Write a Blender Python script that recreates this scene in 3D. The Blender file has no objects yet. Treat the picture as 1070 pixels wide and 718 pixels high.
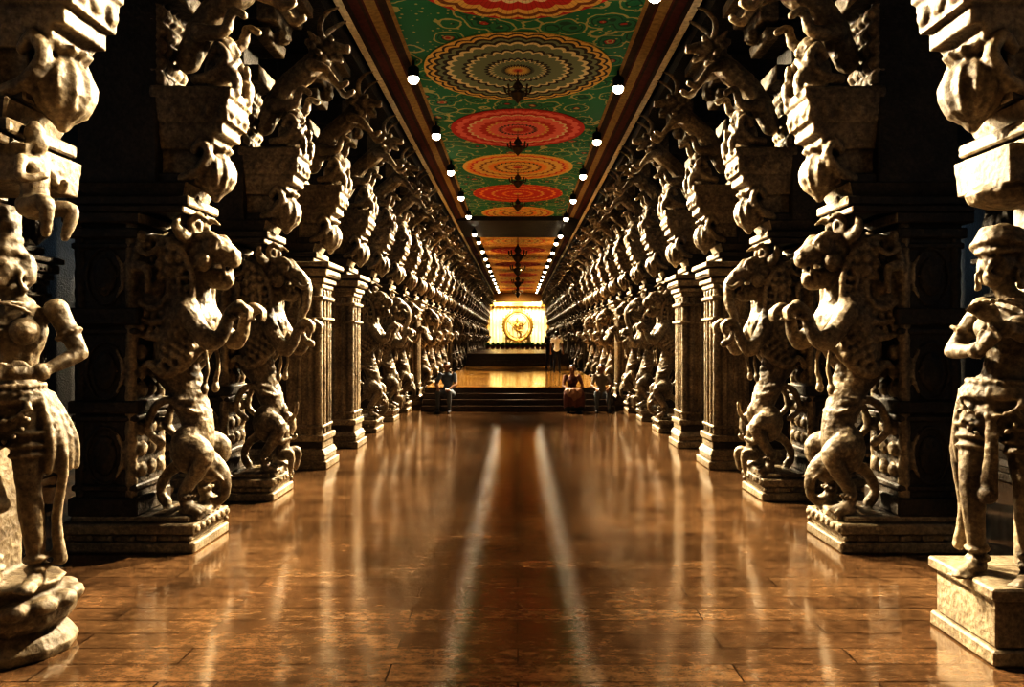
import bpy, bmesh, math, random
from mathutils import Vector, Matrix, Euler
random.seed(7)
scene = bpy.context.scene
COL = scene.collection
pi = math.pi

# ------------------------------------------------------------------ materials
def new_mat(name):
    m = bpy.data.materials.new(name); m.use_nodes = True
    nt = m.node_tree; nt.nodes.clear()
    out = nt.nodes.new('ShaderNodeOutputMaterial')
    b = nt.nodes.new('ShaderNodeBsdfPrincipled')
    nt.links.new(b.outputs[0], out.inputs[0])
    return m, nt, b
def N(nt, t, **kw):
    n = nt.nodes.new(t)
    for k, v in kw.items(): setattr(n, k, v)
    return n
def ramp(nt, stops, interp='LINEAR'):
    r = N(nt, 'ShaderNodeValToRGB'); cr = r.color_ramp; cr.interpolation = interp
    while len(cr.elements) > 1: cr.elements.remove(cr.elements[-1])
    cr.elements[0].position = stops[0][0]; cr.elements[0].color = (*stops[0][1], 1)
    for p, c in stops[1:]:
        e = cr.elements.new(p); e.color = (*c, 1)
    return r
def mth(nt, op, a, b=None):
    n = N(nt, 'ShaderNodeMath', operation=op)
    for i, v in enumerate((a, b)):
        if v is None: continue
        if isinstance(v, (int, float)): n.inputs[i].default_value = v
        else: nt.links.new(v, n.inputs[i])
    return n.outputs[0]
def noise(nt, vec, scale, detail=6, rough=.6):
    n = N(nt, 'ShaderNodeTexNoise'); n.inputs['Scale'].default_value = scale
    n.inputs['Detail'].default_value = detail; n.inputs['Roughness'].default_value = rough
    nt.links.new(vec, n.inputs['Vector']); return n
def simple(name, col, rough=.6, metal=0, var=.25, scale=12, bump=.1, emit=0):
    m, nt, b = new_mat(name)
    tc = N(nt, 'ShaderNodeTexCoord')
    n = noise(nt, tc.outputs['Object'], scale)
    r = ramp(nt, [(.3, tuple(c*(1-var) for c in col)), (.7, tuple(min(1, c*(1+var)) for c in col))])
    nt.links.new(n.outputs['Fac'], r.inputs[0]); nt.links.new(r.outputs[0], b.inputs['Base Color'])
    b.inputs['Roughness'].default_value = rough; b.inputs['Metallic'].default_value = metal
    if bump:
        bp = N(nt, 'ShaderNodeBump'); bp.inputs['Strength'].default_value = bump; bp.inputs['Distance'].default_value = .02
        nt.links.new(n.outputs['Fac'], bp.inputs['Height']); nt.links.new(bp.outputs[0], b.inputs['Normal'])
    return m
def emitter(name, col, s):
    m, nt, b = new_mat(name)
    b.inputs['Base Color'].default_value = (*col, 1); b.inputs['Emission Color'].default_value = (*col, 1)
    b.inputs['Emission Strength'].default_value = s
    return m
def stone_mat(name, dark, light, bump=.6):
    m, nt, b = new_mat(name)
    tc = N(nt, 'ShaderNodeTexCoord'); oi = N(nt, 'ShaderNodeObjectInfo')
    ad = N(nt, 'ShaderNodeVectorMath', operation='ADD')
    sc = N(nt, 'ShaderNodeVectorMath', operation='SCALE'); 
    cb = N(nt, 'ShaderNodeCombineXYZ')
    for i in range(3): nt.links.new(oi.outputs['Random'], cb.inputs[i])
    nt.links.new(cb.outputs[0], sc.inputs[0]); sc.inputs['Scale'].default_value = 30
    nt.links.new(tc.outputs['Object'], ad.inputs[0]); nt.links.new(sc.outputs[0], ad.inputs[1])
    v = ad.outputs[0]
    n1 = noise(nt, v, 2.2); n2 = noise(nt, v, 26, 8, .7)
    mx = mth(nt, 'ADD', mth(nt, 'MULTIPLY', n1.outputs['Fac'], .5), mth(nt, 'MULTIPLY', n2.outputs['Fac'], .5))
    r = ramp(nt, [(.36, dark), (.5, tuple((a+c)/2 for a, c in zip(dark, light))), (.6, light)])
    nt.links.new(mx, r.inputs[0])
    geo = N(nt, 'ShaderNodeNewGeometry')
    pr = ramp(nt, [(.43, (.10, .08, .065)), (.53, (1, 1, 1))])  # creases darkened in the colour, as painted-in shade
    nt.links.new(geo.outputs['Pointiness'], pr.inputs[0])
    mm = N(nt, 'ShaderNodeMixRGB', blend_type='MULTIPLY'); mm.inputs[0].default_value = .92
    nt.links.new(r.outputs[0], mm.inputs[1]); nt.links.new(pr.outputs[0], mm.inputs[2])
    nt.links.new(mm.outputs[0], b.inputs['Base Color'])
    b.inputs['Roughness'].default_value = .5
    vo = N(nt, 'ShaderNodeTexVoronoi'); vo.inputs['Scale'].default_value = 22; nt.links.new(v, vo.inputs['Vector'])
    h = mth(nt, 'ADD', mth(nt, 'MULTIPLY', vo.outputs['Distance'], .7), n2.outputs['Fac'])
    bp = N(nt, 'ShaderNodeBump'); bp.inputs['Strength'].default_value = bump; bp.inputs['Distance'].default_value = .025
    nt.links.new(h, bp.inputs['Height']); nt.links.new(bp.outputs[0], b.inputs['Normal'])
    return m
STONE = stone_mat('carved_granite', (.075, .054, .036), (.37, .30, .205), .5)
STONE_SHADE = stone_mat('shaded_granite', (.018, .014, .011), (.075, .058, .042), .5)  # same granite with shade painted into its colour, keeps the piers near black
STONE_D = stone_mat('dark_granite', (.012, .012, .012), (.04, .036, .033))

def floor_mat(name, c1, c2):
    m, nt, b = new_mat(name)
    tc = N(nt, 'ShaderNodeTexCoord')
    br = N(nt, 'ShaderNodeTexBrick'); br.offset = .37
    br.inputs['Scale'].default_value = 1; br.inputs['Brick Width'].default_value = 2.1; br.inputs['Row Height'].default_value = .24
    br.inputs['Mortar Size'].default_value = .006; br.inputs['Mortar Smooth'].default_value = .4
    br.inputs['Color1'].default_value = (*c1, 1); br.inputs['Color2'].default_value = (*c2, 1)
    br.inputs['Mortar'].default_value = (.018, .012, .008, 1)
    nt.links.new(tc.outputs['Object'], br.inputs['Vector'])
    mp = N(nt, 'ShaderNodeMapping'); mp.inputs['Scale'].default_value = (3.6, 7, 1); nt.links.new(tc.outputs['Object'], mp.inputs[0])
    n = noise(nt, mp.outputs[0], 2.8, 12, .8)
    rr = ramp(nt, [(.32, (.45, .43, .41)), (.5, (.95, .92, .88)), (.70, (1.8, 1.7, 1.55))]); nt.links.new(n.outputs['Fac'], rr.inputs[0])
    mx = N(nt, 'ShaderNodeMixRGB', blend_type='MULTIPLY'); mx.inputs[0].default_value = 1
    nt.links.new(br.outputs['Color'], mx.inputs[1]); nt.links.new(rr.outputs[0], mx.inputs[2])
    n3 = noise(nt, tc.outputs['Object'], 1.3, 8, .7)
    r3 = ramp(nt, [(.35, (.6, .58, .55)), (.65, (1.4, 1.32, 1.2))]); nt.links.new(n3.outputs['Fac'], r3.inputs[0])
    m2 = N(nt, 'ShaderNodeMixRGB', blend_type='MULTIPLY'); m2.inputs[0].default_value = 1
    nt.links.new(mx.outputs[0], m2.inputs[1]); nt.links.new(r3.outputs[0], m2.inputs[2])
    nt.links.new(m2.outputs[0], b.inputs['Base Color'])
    n2 = noise(nt, tc.outputs['Object'], 7, 10, .75)
    r2 = ramp(nt, [(.35, (.025, .025, .025)), (.65, (.11, .11, .11))]); nt.links.new(n2.outputs['Fac'], r2.inputs[0])
    nt.links.new(r2.outputs[0], b.inputs['Roughness'])
    b.inputs['IOR'].default_value = 2.0
    b.inputs['Specular Tint'].default_value = (1, .88, .66, 1)
    mp2 = N(nt, 'ShaderNodeMapping'); mp2.inputs['Scale'].default_value = (1.8, 14, 1); nt.links.new(tc.outputs['Object'], mp2.inputs[0])
    n4 = noise(nt, mp2.outputs[0], 3, 4, .6)
    n5 = noise(nt, tc.outputs['Object'], 1.6, 3, .5)
    h = mth(nt, 'ADD', mth(nt, 'MULTIPLY', br.outputs['Fac'], -.8), mth(nt, 'ADD', mth(nt, 'MULTIPLY', n4.outputs['Fac'], .8), mth(nt, 'MULTIPLY', n5.outputs['Fac'], .7)))
    bp = N(nt, 'ShaderNodeBump'); bp.inputs['Strength'].default_value = .26; bp.inputs['Distance'].default_value = .005
    nt.links.new(h, bp.inputs['Height']); nt.links.new(bp.outputs[0], b.inputs['Normal'])
    return m
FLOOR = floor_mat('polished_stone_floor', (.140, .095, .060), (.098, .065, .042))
FLOOR2 = floor_mat('polished_stage_floor', (.50, .32, .12), (.40, .24, .08))  # golden reflection painted into the base colour

def painted(name, base, base2, motif1, motif2, scale=2.2):
    m, nt, b = new_mat(name)
    tc = N(nt, 'ShaderNodeTexCoord')
    n = noise(nt, tc.outputs['Object'], 3.5, 2)
    vm = N(nt, 'ShaderNodeMixRGB'); vm.inputs[0].default_value = .12
    nt.links.new(tc.outputs['Object'], vm.inputs[1]); nt.links.new(n.outputs['Color'], vm.inputs[2])
    v1 = N(nt, 'ShaderNodeTexVoronoi'); v1.inputs['Scale'].default_value = scale; nt.links.new(vm.outputs[0], v1.inputs['Vector'])
    r = ramp(nt, [(0, motif1), (.10, motif2), (.15, motif1), (.19, base2), (.24, base), (.36, base2), (.40, base), (.50, motif2), (.56, base)], 'CONSTANT')
    nt.links.new(v1.outputs['Distance'], r.inputs[0])
    v2 = N(nt, 'ShaderNodeTexVoronoi'); v2.inputs['Scale'].default_value = scale*3.3; nt.links.new(tc.outputs['Object'], v2.inputs['Vector'])
    r2 = ramp(nt, [(0, (1, 1, 1)), (.18, (0, 0, 0))], 'CONSTANT'); nt.links.new(v2.outputs['Distance'], r2.inputs[0])
    mx = N(nt, 'ShaderNodeMixRGB'); nt.links.new(r2.outputs[0], mx.inputs[0])
    nt.links.new(r.outputs[0], mx.inputs[1]); mx.inputs[2].default_value = (*motif2, 1)
    nt.links.new(mx.outputs[0], b.inputs['Base Color']); b.inputs['Roughness'].default_value = .7
    return m
GREEN = painted('painted_green_ceiling', (.025, .20, .11), (.012, .09, .055), (.42, .06, .04), (.42, .40, .20), 2.3)
ORANGE = painted('painted_orange_ceiling', (.75, .38, .08), (.55, .20, .04), (.6, .08, .03), (.9, .68, .25), 1.5)

def medallion_mat(name, stops, petals):
    m, nt, b = new_mat(name)
    tc = N(nt, 'ShaderNodeTexCoord'); sp = N(nt, 'ShaderNodeSeparateXYZ'); nt.links.new(tc.outputs['Object'], sp.inputs[0])
    x, y = sp.outputs[0], sp.outputs[1]
    r = mth(nt, 'SQRT', mth(nt, 'ADD', mth(nt, 'MULTIPLY', x, x), mth(nt, 'MULTIPLY', y, y)))
    th = mth(nt, 'ARCTAN2', y, x)
    s = mth(nt, 'ABSOLUTE', mth(nt, 'SINE', mth(nt, 'MULTIPLY', th, petals/2)))
    rp = mth(nt, 'ADD', r, mth(nt, 'MULTIPLY', mth(nt, 'SUBTRACT', 1, s), .05))
    cr = ramp(nt, stops, 'CONSTANT'); nt.links.new(rp, cr.inputs[0])
    s2 = mth(nt, 'SINE', mth(nt, 'MULTIPLY', th, petals*2))
    v = ramp(nt, [(0, (.45, .42, .4)), (.3, (1, 1, 1))]); nt.links.new(mth(nt, 'ABSOLUTE', s2), v.inputs[0])
    mx = N(nt, 'ShaderNodeMixRGB', blend_type='MULTIPLY'); mx.inputs[0].default_value = .75
    nt.links.new(cr.outputs[0], mx.inputs[1]); nt.links.new(v.outputs[0], mx.inputs[2])
    nt.links.new(mx.outputs[0], b.inputs['Base Color']); b.inputs['Roughness'].default_value = .7
    return m
Yl = (.66, .46, .16); Cr = (.68, .60, .40); Rd = (.50, .05, .04); Pk = (.70, .20, .18); Gr = (.03, .2, .09); Dk = (.04, .035, .03); Or = (.72, .30, .07); Gy = (.20, .25, .18); Br = (.22, .09, .03)
MED = [
 medallion_mat('medallion_paint_red_gold', [(0, Yl), (.12, Rd), (.25, Yl), (.32, Gr), (.5, Rd), (.62, Cr), (.68, Rd), (.82, Yl), (.90, Br), (.95, Yl), (1.0, Rd)], 28),
 medallion_mat('medallion_paint_lotus', [(0, Rd), (.06, Yl), (.14, Dk), (.18, Gy), (.29, Cr), (.32, Dk), (.36, Gy), (.52, Cr), (.56, Dk), (.60, Gy), (.72, Cr), (.77, Dk), (.82, Gy), (.87, Dk), (.91, Yl), (.95, Dk), (.98, Yl)], 30),
 medallion_mat('medallion_paint_red', [(0, Yl), (.10, Rd), (.2, Pk), (.26, Dk), (.30, Pk), (.44, Yl), (.48, Rd), (.58, Pk), (.72, Cr), (.76, Rd), (.84, Pk), (.94, Rd), (1.0, Rd)], 26),
 medallion_mat('medallion_paint_orange', [(0, Rd), (.10, Yl), (.2, Br), (.26, Yl), (.40, Dk), (.44, Or), (.55, Yl), (.66, Br), (.70, Yl), (.84, Rd), (.88, Or), (.95, Yl), (1.0, Yl)], 26),
 medallion_mat('medallion_paint_crimson', [(0, Yl), (.12, Rd), (.3, Or), (.36, Rd), (.55, Yl), (.6, Rd), (.8, Or), (.86, Rd), (1.0, Or)], 24),
]
M_CREAM = simple('cornice_cream', (.65, .60, .48), .9); M_REDP = simple('cornice_maroon', (.10, .032, .022), .9); M_BRN = simple('cornice_brown', (.055, .032, .018), .9); M_GOLD = simple('cornice_gold', (.30, .21, .09), .9)
M_BLACK = simple('black_metal', (.02, .02, .02), .4, .6, bump=0)
M_BULB = emitter('lamp_bulb', (1, .90, .72), 13)
M_BRASS = simple('brass', (.75, .48, .14), .28, 1, .2, 8)
M_BRONZE = simple('antique_bronze', (.10, .07, .035), .45, .7)

# ------------------------------------------------------------------ mesh tools
_ico = None
def ico():
    global _ico
    if _ico is None:
        b = bmesh.new(); bmesh.ops.create_icosphere(b, subdivisions=2, radius=1)
        b.verts.ensure_lookup_table()
        _ico = ([v.co.copy() for v in b.verts], [[v.index for v in f.verts] for f in b.faces]); b.free()
    return _ico
class Sc:
    """collects closed shapes (optionally through a transform)"""
    def __init__(s): s.bm = bmesh.new(); s.M = Matrix.Identity(4)
    def add(s, vs, fs):
        bv = [s.bm.verts.new(s.M @ Vector(v)) for v in vs]
        for f in fs:
            try: s.bm.faces.new([bv[i] for i in f])
            except ValueError: pass
    def ell(s, c, r, rot=None):
        if isinstance(r, (int, float)): r = (r, r, r)
        vs, fs = ico(); R = Euler(rot).to_matrix() if rot else Matrix.Identity(3)
        c = Vector(c)
        s.add([c + R @ Vector((v.x*r[0], v.y*r[1], v.z*r[2])) for v in vs], fs)
    def box(s, x0, x1, y0, y1, z0, z1, t=0, rot=None):
        vs = [(x0, y0, z0), (x1, y0, z0), (x1, y1, z0), (x0, y1, z0), (x0+t, y0+t, z1), (x1-t, y0+t, z1), (x1-t, y1-t, z1), (x0+t, y1-t, z1)]
        if rot:
            c = Vector(((x0+x1)/2, (y0+y1)/2, (z0+z1)/2)); R = Euler(rot).to_matrix()
            vs = [c + R @ (Vector(v)-c) for v in vs]
        s.add(vs, [(3, 2, 1, 0), (4, 5, 6, 7), (0, 1, 5, 4), (1, 2, 6, 5), (2, 3, 7, 6), (3, 0, 4, 7)])
    def tube(s, pts, rad, n=5, seg=10, flat=1.0):
        P = [Vector(p) for p in pts]; R = list(rad) if hasattr(rad, '__len__') else [rad]*len(P)
        Q, RR = [], []
        for i in range(len(P)-1):
            a = P[max(i-1, 0)]; b = P[i]; c = P[i+1]; d = P[min(i+2, len(P)-1)]
            for k in range(n):
                t = k/n
                Q.append(.5*((2*b)+(c-a)*t+(2*a-5*b+4*c-d)*t*t+(3*b-a-3*c+d)*t**3)); RR.append(R[i]*(1-t)+R[i+1]*t)
        Q.append(P[-1]); RR.append(R[-1])
        T = [(Q[min(i+1, len(Q)-1)]-Q[max(i-1, 0)]).normalized() for i in range(len(Q))]
        up = Vector((0, 1, 0)) if abs(T[0].y) < .9 else Vector((1, 0, 0))
        nx = T[0].cross(up).normalized()
        vs = []
        for q, r, t in zip(Q, RR, T):
            nx = (nx - t*nx.dot(t)).normalized(); ny = t.cross(nx)
            for k in range(seg):
                a = 2*pi*k/seg; vs.append(q+nx*(math.cos(a)*r)+ny*(math.sin(a)*r*flat))
        fs = []
        for i in range(len(Q)-1):
            for k in range(seg):
                k2 = (k+1) % seg; fs.append((i*seg+k, i*seg+k2, (i+1)*seg+k2, (i+1)*seg+k))
        fs.append(tuple(reversed(range(seg)))); fs.append(tuple(range((len(Q)-1)*seg, len(Q)*seg)))
        s.add(vs, fs)
        s.ell(Q[0], RR[0]*.98); s.ell(Q[-1], RR[-1]*.98)
    def lathe(s, c, prof, seg=20, rib=0, sy=1):
        vs = []; c = Vector(c)
        for r, z in prof:
            for k in range(seg):
                a = 2*pi*k/seg; rr = r*(1-(rib if k % 2 else 0)); vs.append(c+Vector((rr*math.cos(a), rr*math.sin(a)*sy, z)))
        n = len(prof); fs = [(i*seg+k, i*seg+(k+1) % seg, (i+1)*seg+(k+1) % seg, (i+1)*seg+k) for i in range(n-1) for k in range(seg)]
        fs.append(tuple(reversed(range(seg)))); fs.append(tuple(range((n-1)*seg, n*seg)))
        s.add(vs, fs)
    def ring(s, c, rx, ry, n, r, rot=None, tilt=None):
        R = Euler(rot).to_matrix() if rot else Matrix.Identity(3)
        for k in range(n):
            a = 2*pi*k/n; s.ell(Vector(c)+R @ Vector((rx*math.cos(a), ry*math.sin(a), 0)), r)
    def torus(s, c, rx, ry, r, rot=None, n=20):
        R = Euler(rot).to_matrix() if rot else Matrix.Identity(3)
        pts = [Vector(c)+R @ Vector((rx*math.cos(2*pi*k/n), ry*math.sin(2*pi*k/n), 0)) for k in range(n+1)]
        s.tube(pts, r, 1, 8)

def remeshed(sc, voxel, disp=0, dscale=.08, smooth=2):
    me = bpy.data.meshes.new('tmp'); bmesh.ops.recalc_face_normals(sc.bm, faces=sc.bm.faces); sc.bm.to_mesh(me)
    ob = bpy.data.objects.new('tmp', me); COL.objects.link(ob)
    m = ob.modifiers.new('r', 'REMESH'); m.mode = 'VOXEL'; m.voxel_size = voxel; m.use_smooth_shade = True
    if smooth:
        m = ob.modifiers.new('s', 'SMOOTH'); m.iterations = smooth; m.factor = .5
    if disp:
        t = bpy.data.textures.new('t', 'CLOUDS'); t.noise_scale = dscale; t.noise_depth = 3
        m = ob.modifiers.new('d', 'DISPLACE'); m.texture = t; m.strength = disp; m.mid_level = .5
    dg = bpy.context.evaluated_depsgraph_get(); dg.update()
    res = bpy.data.meshes.new_from_object(ob.evaluated_get(dg))
    bpy.data.objects.remove(ob)
    return res
def build(name, sculpt=None, arch=None, voxel=.018, disp=.02, mat=STONE, bevel=.014, dscale=.08, shade_mat=None):
    bm = bmesh.new()
    if arch:
        bmesh.ops.recalc_face_normals(arch.bm, faces=arch.bm.faces)
        if bevel: bmesh.ops.bevel(arch.bm, geom=[e for e in arch.bm.edges if e.is_manifold and e.calc_face_angle(0) > .6], offset=bevel, segments=1, affect='EDGES', clamp_overlap=True)
        t = bpy.data.meshes.new('t'); arch.bm.to_mesh(t); bm.from_mesh(t)
    na = len(bm.faces)
    if sculpt:
        t = remeshed(sculpt, voxel, disp, dscale); bm.from_mesh(t)
    bm.faces.ensure_lookup_table()
    for i, f in enumerate(bm.faces):
        f.smooth = i >= na; f.material_index = 0
        if shade_mat:
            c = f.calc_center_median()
            if c.z > .33 and (c.x < -.08 and (i < na or c.x < -.3)) or (3.37 < c.z and c.x < .1 and i < na) or (c.z > 5.2 and c.x < .25): f.material_index = 1  # rear and upper faces get the shade-darkened granite
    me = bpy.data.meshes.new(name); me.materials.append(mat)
    if shade_mat: me.materials.append(shade_mat)
    bm.to_mesh(me); bm.free()
    return me
def obj(name, me, loc=(0, 0, 0), rot=(0, 0, 0), scale=(1, 1, 1), parent=None):
    o = bpy.data.objects.new(name, me); COL.objects.link(o); o.location = loc; o.rotation_euler = rot; o.scale = scale
    if parent: o.parent = parent
    return o
def boxobj(name, x0, x1, y0, y1, z0, z1, mat, bevel=0):
    s = Sc(); c = Vector(((x0+x1)/2, (y0+y1)/2, z0))
    s.box(x0-c.x, x1-c.x, y0-c.y, y1-c.y, 0, z1-z0)
    return obj(name, build(name, arch=s, mat=mat, bevel=bevel), c)

# ------------------------------------------------------------------ pillar parts
# local frame : +x toward the aisle, y along the hall, origin 3.5 m off the hall axis
SQ = Matrix.Diagonal((.78, 1, 1, 1))
def upper_stack(a, s):
    s.M = SQ
    a.box(-.70, .06, -.28, .28, 3.2, 6.45)                      # rear pier
    a.box(-.80, .36, -.38, .38, 3.20, 3.27); a.box(-.76, .40, -.36, .36, 3.27, 3.36)
    a.box(-.70, .32, -.28, .28, 3.36, 3.50, -.05)
    a.box(-.6, .42, -.24, .24, 3.50, 3.60)
    s.box(0, .72, -.20, .20, 3.84, 3.98, -.04)
    s.box(0, .86, -.24, .24, 3.98, 4.10); s.box(0, .93, -.26, .26, 4.10, 4.30, -.02); s.box(0, .99, -.29, .29, 4.32, 4.42)
    s.box(0, .90, -.22, .22, 4.28, 4.34)
    # carved relief filling the pier face above the corbel
    s.box(-.1, .06, -.27, .27, 4.3, 5.4)
    for z in (4.50, 4.66, 4.82, 4.98, 5.14, 5.28):
        for y in (-.22, -.11, 0, .11, .22): s.ell((.09, y, z), (.085, .065, .075))
        s.box(0, .10, -.28, .28, z+.065, z+.09)
    for y in (-.26, .26):
        for x in (.3, .5, .7, .88): s.ell((x, y, 4.2), (.07, .03, .06))
    for y in (-.18, 0, .18): s.ell((.95, y, 4.2), (.04, .07, .06))
    s.lathe((.66, 0, 3.42), [(.03, -.06), (.08, 0), (.19, .07), (.245, .17), (.25, .26), (.20, .35), (.13, .40), (.2, .44), (.22, .47)], 24, .12)
    s.box(.0, .5, -.16, .16, 3.5, 3.9)
    for v in (-.22, .22):
        s.tube([(.35, v, 3.55), (.55, v, 3.62), (.68, v, 3.78), (.6, v, 3.9), (.5, v, 3.82)], [.05, .06, .06, .05, .04])
        s.tube([(.5, v, 4.5), (.75, v, 4.55), (.9, v, 4.7), (.8, v, 4.82), (.7, v, 4.72)], [.05, .06, .06, .05, .04])
    s.ell((.72, 0, 4.62), (.2, .19, .2)); s.ell((.80, 0, 4.86), (.14, .14, .14)); s.ell((.93, 0, 4.84), (.05, .05, .05))
    for v in (-1, 1):
        s.tube([(.75, .16*v, 4.72), (.92, .22*v, 4.60), (1.0, .12*v, 4.72)], [.06, .05, .04])
        s.tube([(.72, .14*v, 4.52), (.98, .18*v, 4.56), (1.0, .15*v, 4.40)], [.08, .07, .05])
    # leaping lion / horned beast under the ceiling beam
    s.M = Matrix.Diagonal((.94, 1, 1, 1))
    s.tube([(.25, 0, 4.75), (.38, 0, 5.02), (.55, 0, 5.25), (.80, 0, 5.45), (1.02, 0, 5.66)], [.12, .15, .15, .16, .13], 6)
    s.ell((1.1, 0, 5.76), (.16, .13, .12)); s.tube([(1.15, 0, 5.78), (1.38, 0, 5.74)], [.09, .055]); s.tube([(1.12, 0, 5.68), (1.30, 0, 5.60)], [.05, .035])
    s.ell((1.39, 0, 5.78), .04)
    for v in (-1, 1):
        s.ell((1.18, .1*v, 5.85), .045)
        s.tube([(1.06, .09*v, 5.86), (1.06, .17*v, 6.02), (1.18, .22*v, 6.14), (1.32, .2*v, 6.20)], [.05, .042, .03, .015])
        s.tube([(1.0, .13*v, 5.80), (.92, .24*v, 5.88)], [.06, .025])
        s.tube([(.92, .14*v, 5.5), (1.14, .2*v, 5.42), (1.30, .18*v, 5.22), (1.42, .17*v, 5.26)], [.08, .055, .045, .04])
        s.tube([(.42, .14*v, 4.98), (.72, .2*v, 4.98), (.80, .2*v, 5.16), (.92, .2*v, 5.12)], [.09, .06, .045, .04])
    for k in range(9):
        t = k/8; s.ell((.90-.55*t, 0, 5.72-.72*t), (.05, .08, .05))
    s.ring((.98, 0, 5.70), .18, .19, 11, .05, rot=(0, .75, 0))
    s.M = SQ
    s.box(-.1, .35, -.3, .3, 5.25, 5.45); s.box(-.1, .5, -.34, .34, 5.75, 5.9, -.02)
    for z, u in ((5.98, .62), (6.14, .80), (6.30, .98)): s.box(-.3, u, -.36, .36, z, z+.14)
    s.lathe((.60, 0, 5.80), [(.04, 0), (.12, .05), (.14, .12), (.09, .2), (.1, .25)], 16, .1)
    s.M = Matrix.Identity(4)

def pier(a, s):
    a.box(-.80, .48, -.42, .42, 0, .10); a.box(-.77, .44, -.39, .39, .10, .17); a.box(-.80, .48, -.42, .42, .17, .27); a.box(-.72, .40, -.35, .35, .27, .33)
    a.box(-.70, -.14, -.30, .30, .3, 3.21)
    for z0, z1, e in ((.33, .5, .05), (.56, .62, .03), (1.22, 1.28, .03), (1.30, 1.42, .05), (2.05, 2.11, .03), (2.14, 2.3, .05), (2.86, 2.92, .03), (2.96, 3.06, .05), (3.1, 3.2, .09)):
        a.box(-.70-e, -.14+e, -.30-e, .30+e, z0, z1)
    for x in (-.66, -.18):
        for y in (-.28, .28):
            s.tube([(x, y, .3), (x, y, 3.2)], .055, 8, 8)
    for y in (-.31, .31):
        for z in (.9, 1.7, 2.6):
            s.ell((-.42, y, z), (.12, .04, .2)); s.torus((-.42, y, z), .17, .27, .02, rot=(pi/2, 0, 0))
    # lotus bosses on the aisle face of the pier
    for z in (.75, .95, 1.15, 1.52, 1.7, 1.88):
        for y in (-.18, 0, .18): s.ell((-.13, y, z), (.05, .08, .08))
    for x in (-.7,-.5,-.3,-.1,.1,.3,.44):
        s.ell((x, -.42, .14), .035); s.ell((x, .42, .14), .035)
    for y in (-.36, -.24, -.12, 0, .12, .24, .36): s.ell((.48, y, .22), (.03, .05, .04))

def small_figure(s, x, y, z, h=.6):
    k = h/.6
    s.ell((x, y, z+.10*k), (.11*k, .12*k, .09*k)); s.tube([(x, y, z+.1*k), (x, y, z+.34*k)], [.08*k, .085*k]); s.ell((x, y, z+.36*k), (.07*k, .13*k, .06*k))
    s.ell((x+.01, y, z+.49*k), (.068*k, .062*k, .08*k)); s.ell((x+.07*k, y, z+.485*k), .017*k); s.lathe((x, y, z+.53*k), [(.065*k, 0), (.06*k, .05*k), (.02*k, .11*k)], 10)
    for v in (-1, 1):
        s.tube([(x, y+.13*k*v, z+.37*k), (x+.04*k, y+.19*k*v, z+.24*k), (x+.13*k, y+.1*k*v, z+.27*k)], [.036*k, .03*k, .026*k])
        s.tube([(x, y+.07*k*v, z+.08*k), (x+.15*k, y+.13*k*v, z+.1*k), (x+.13*k, y+.1*k*v, z-.08*k)], [.06*k, .05*k, .03*k])

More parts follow.
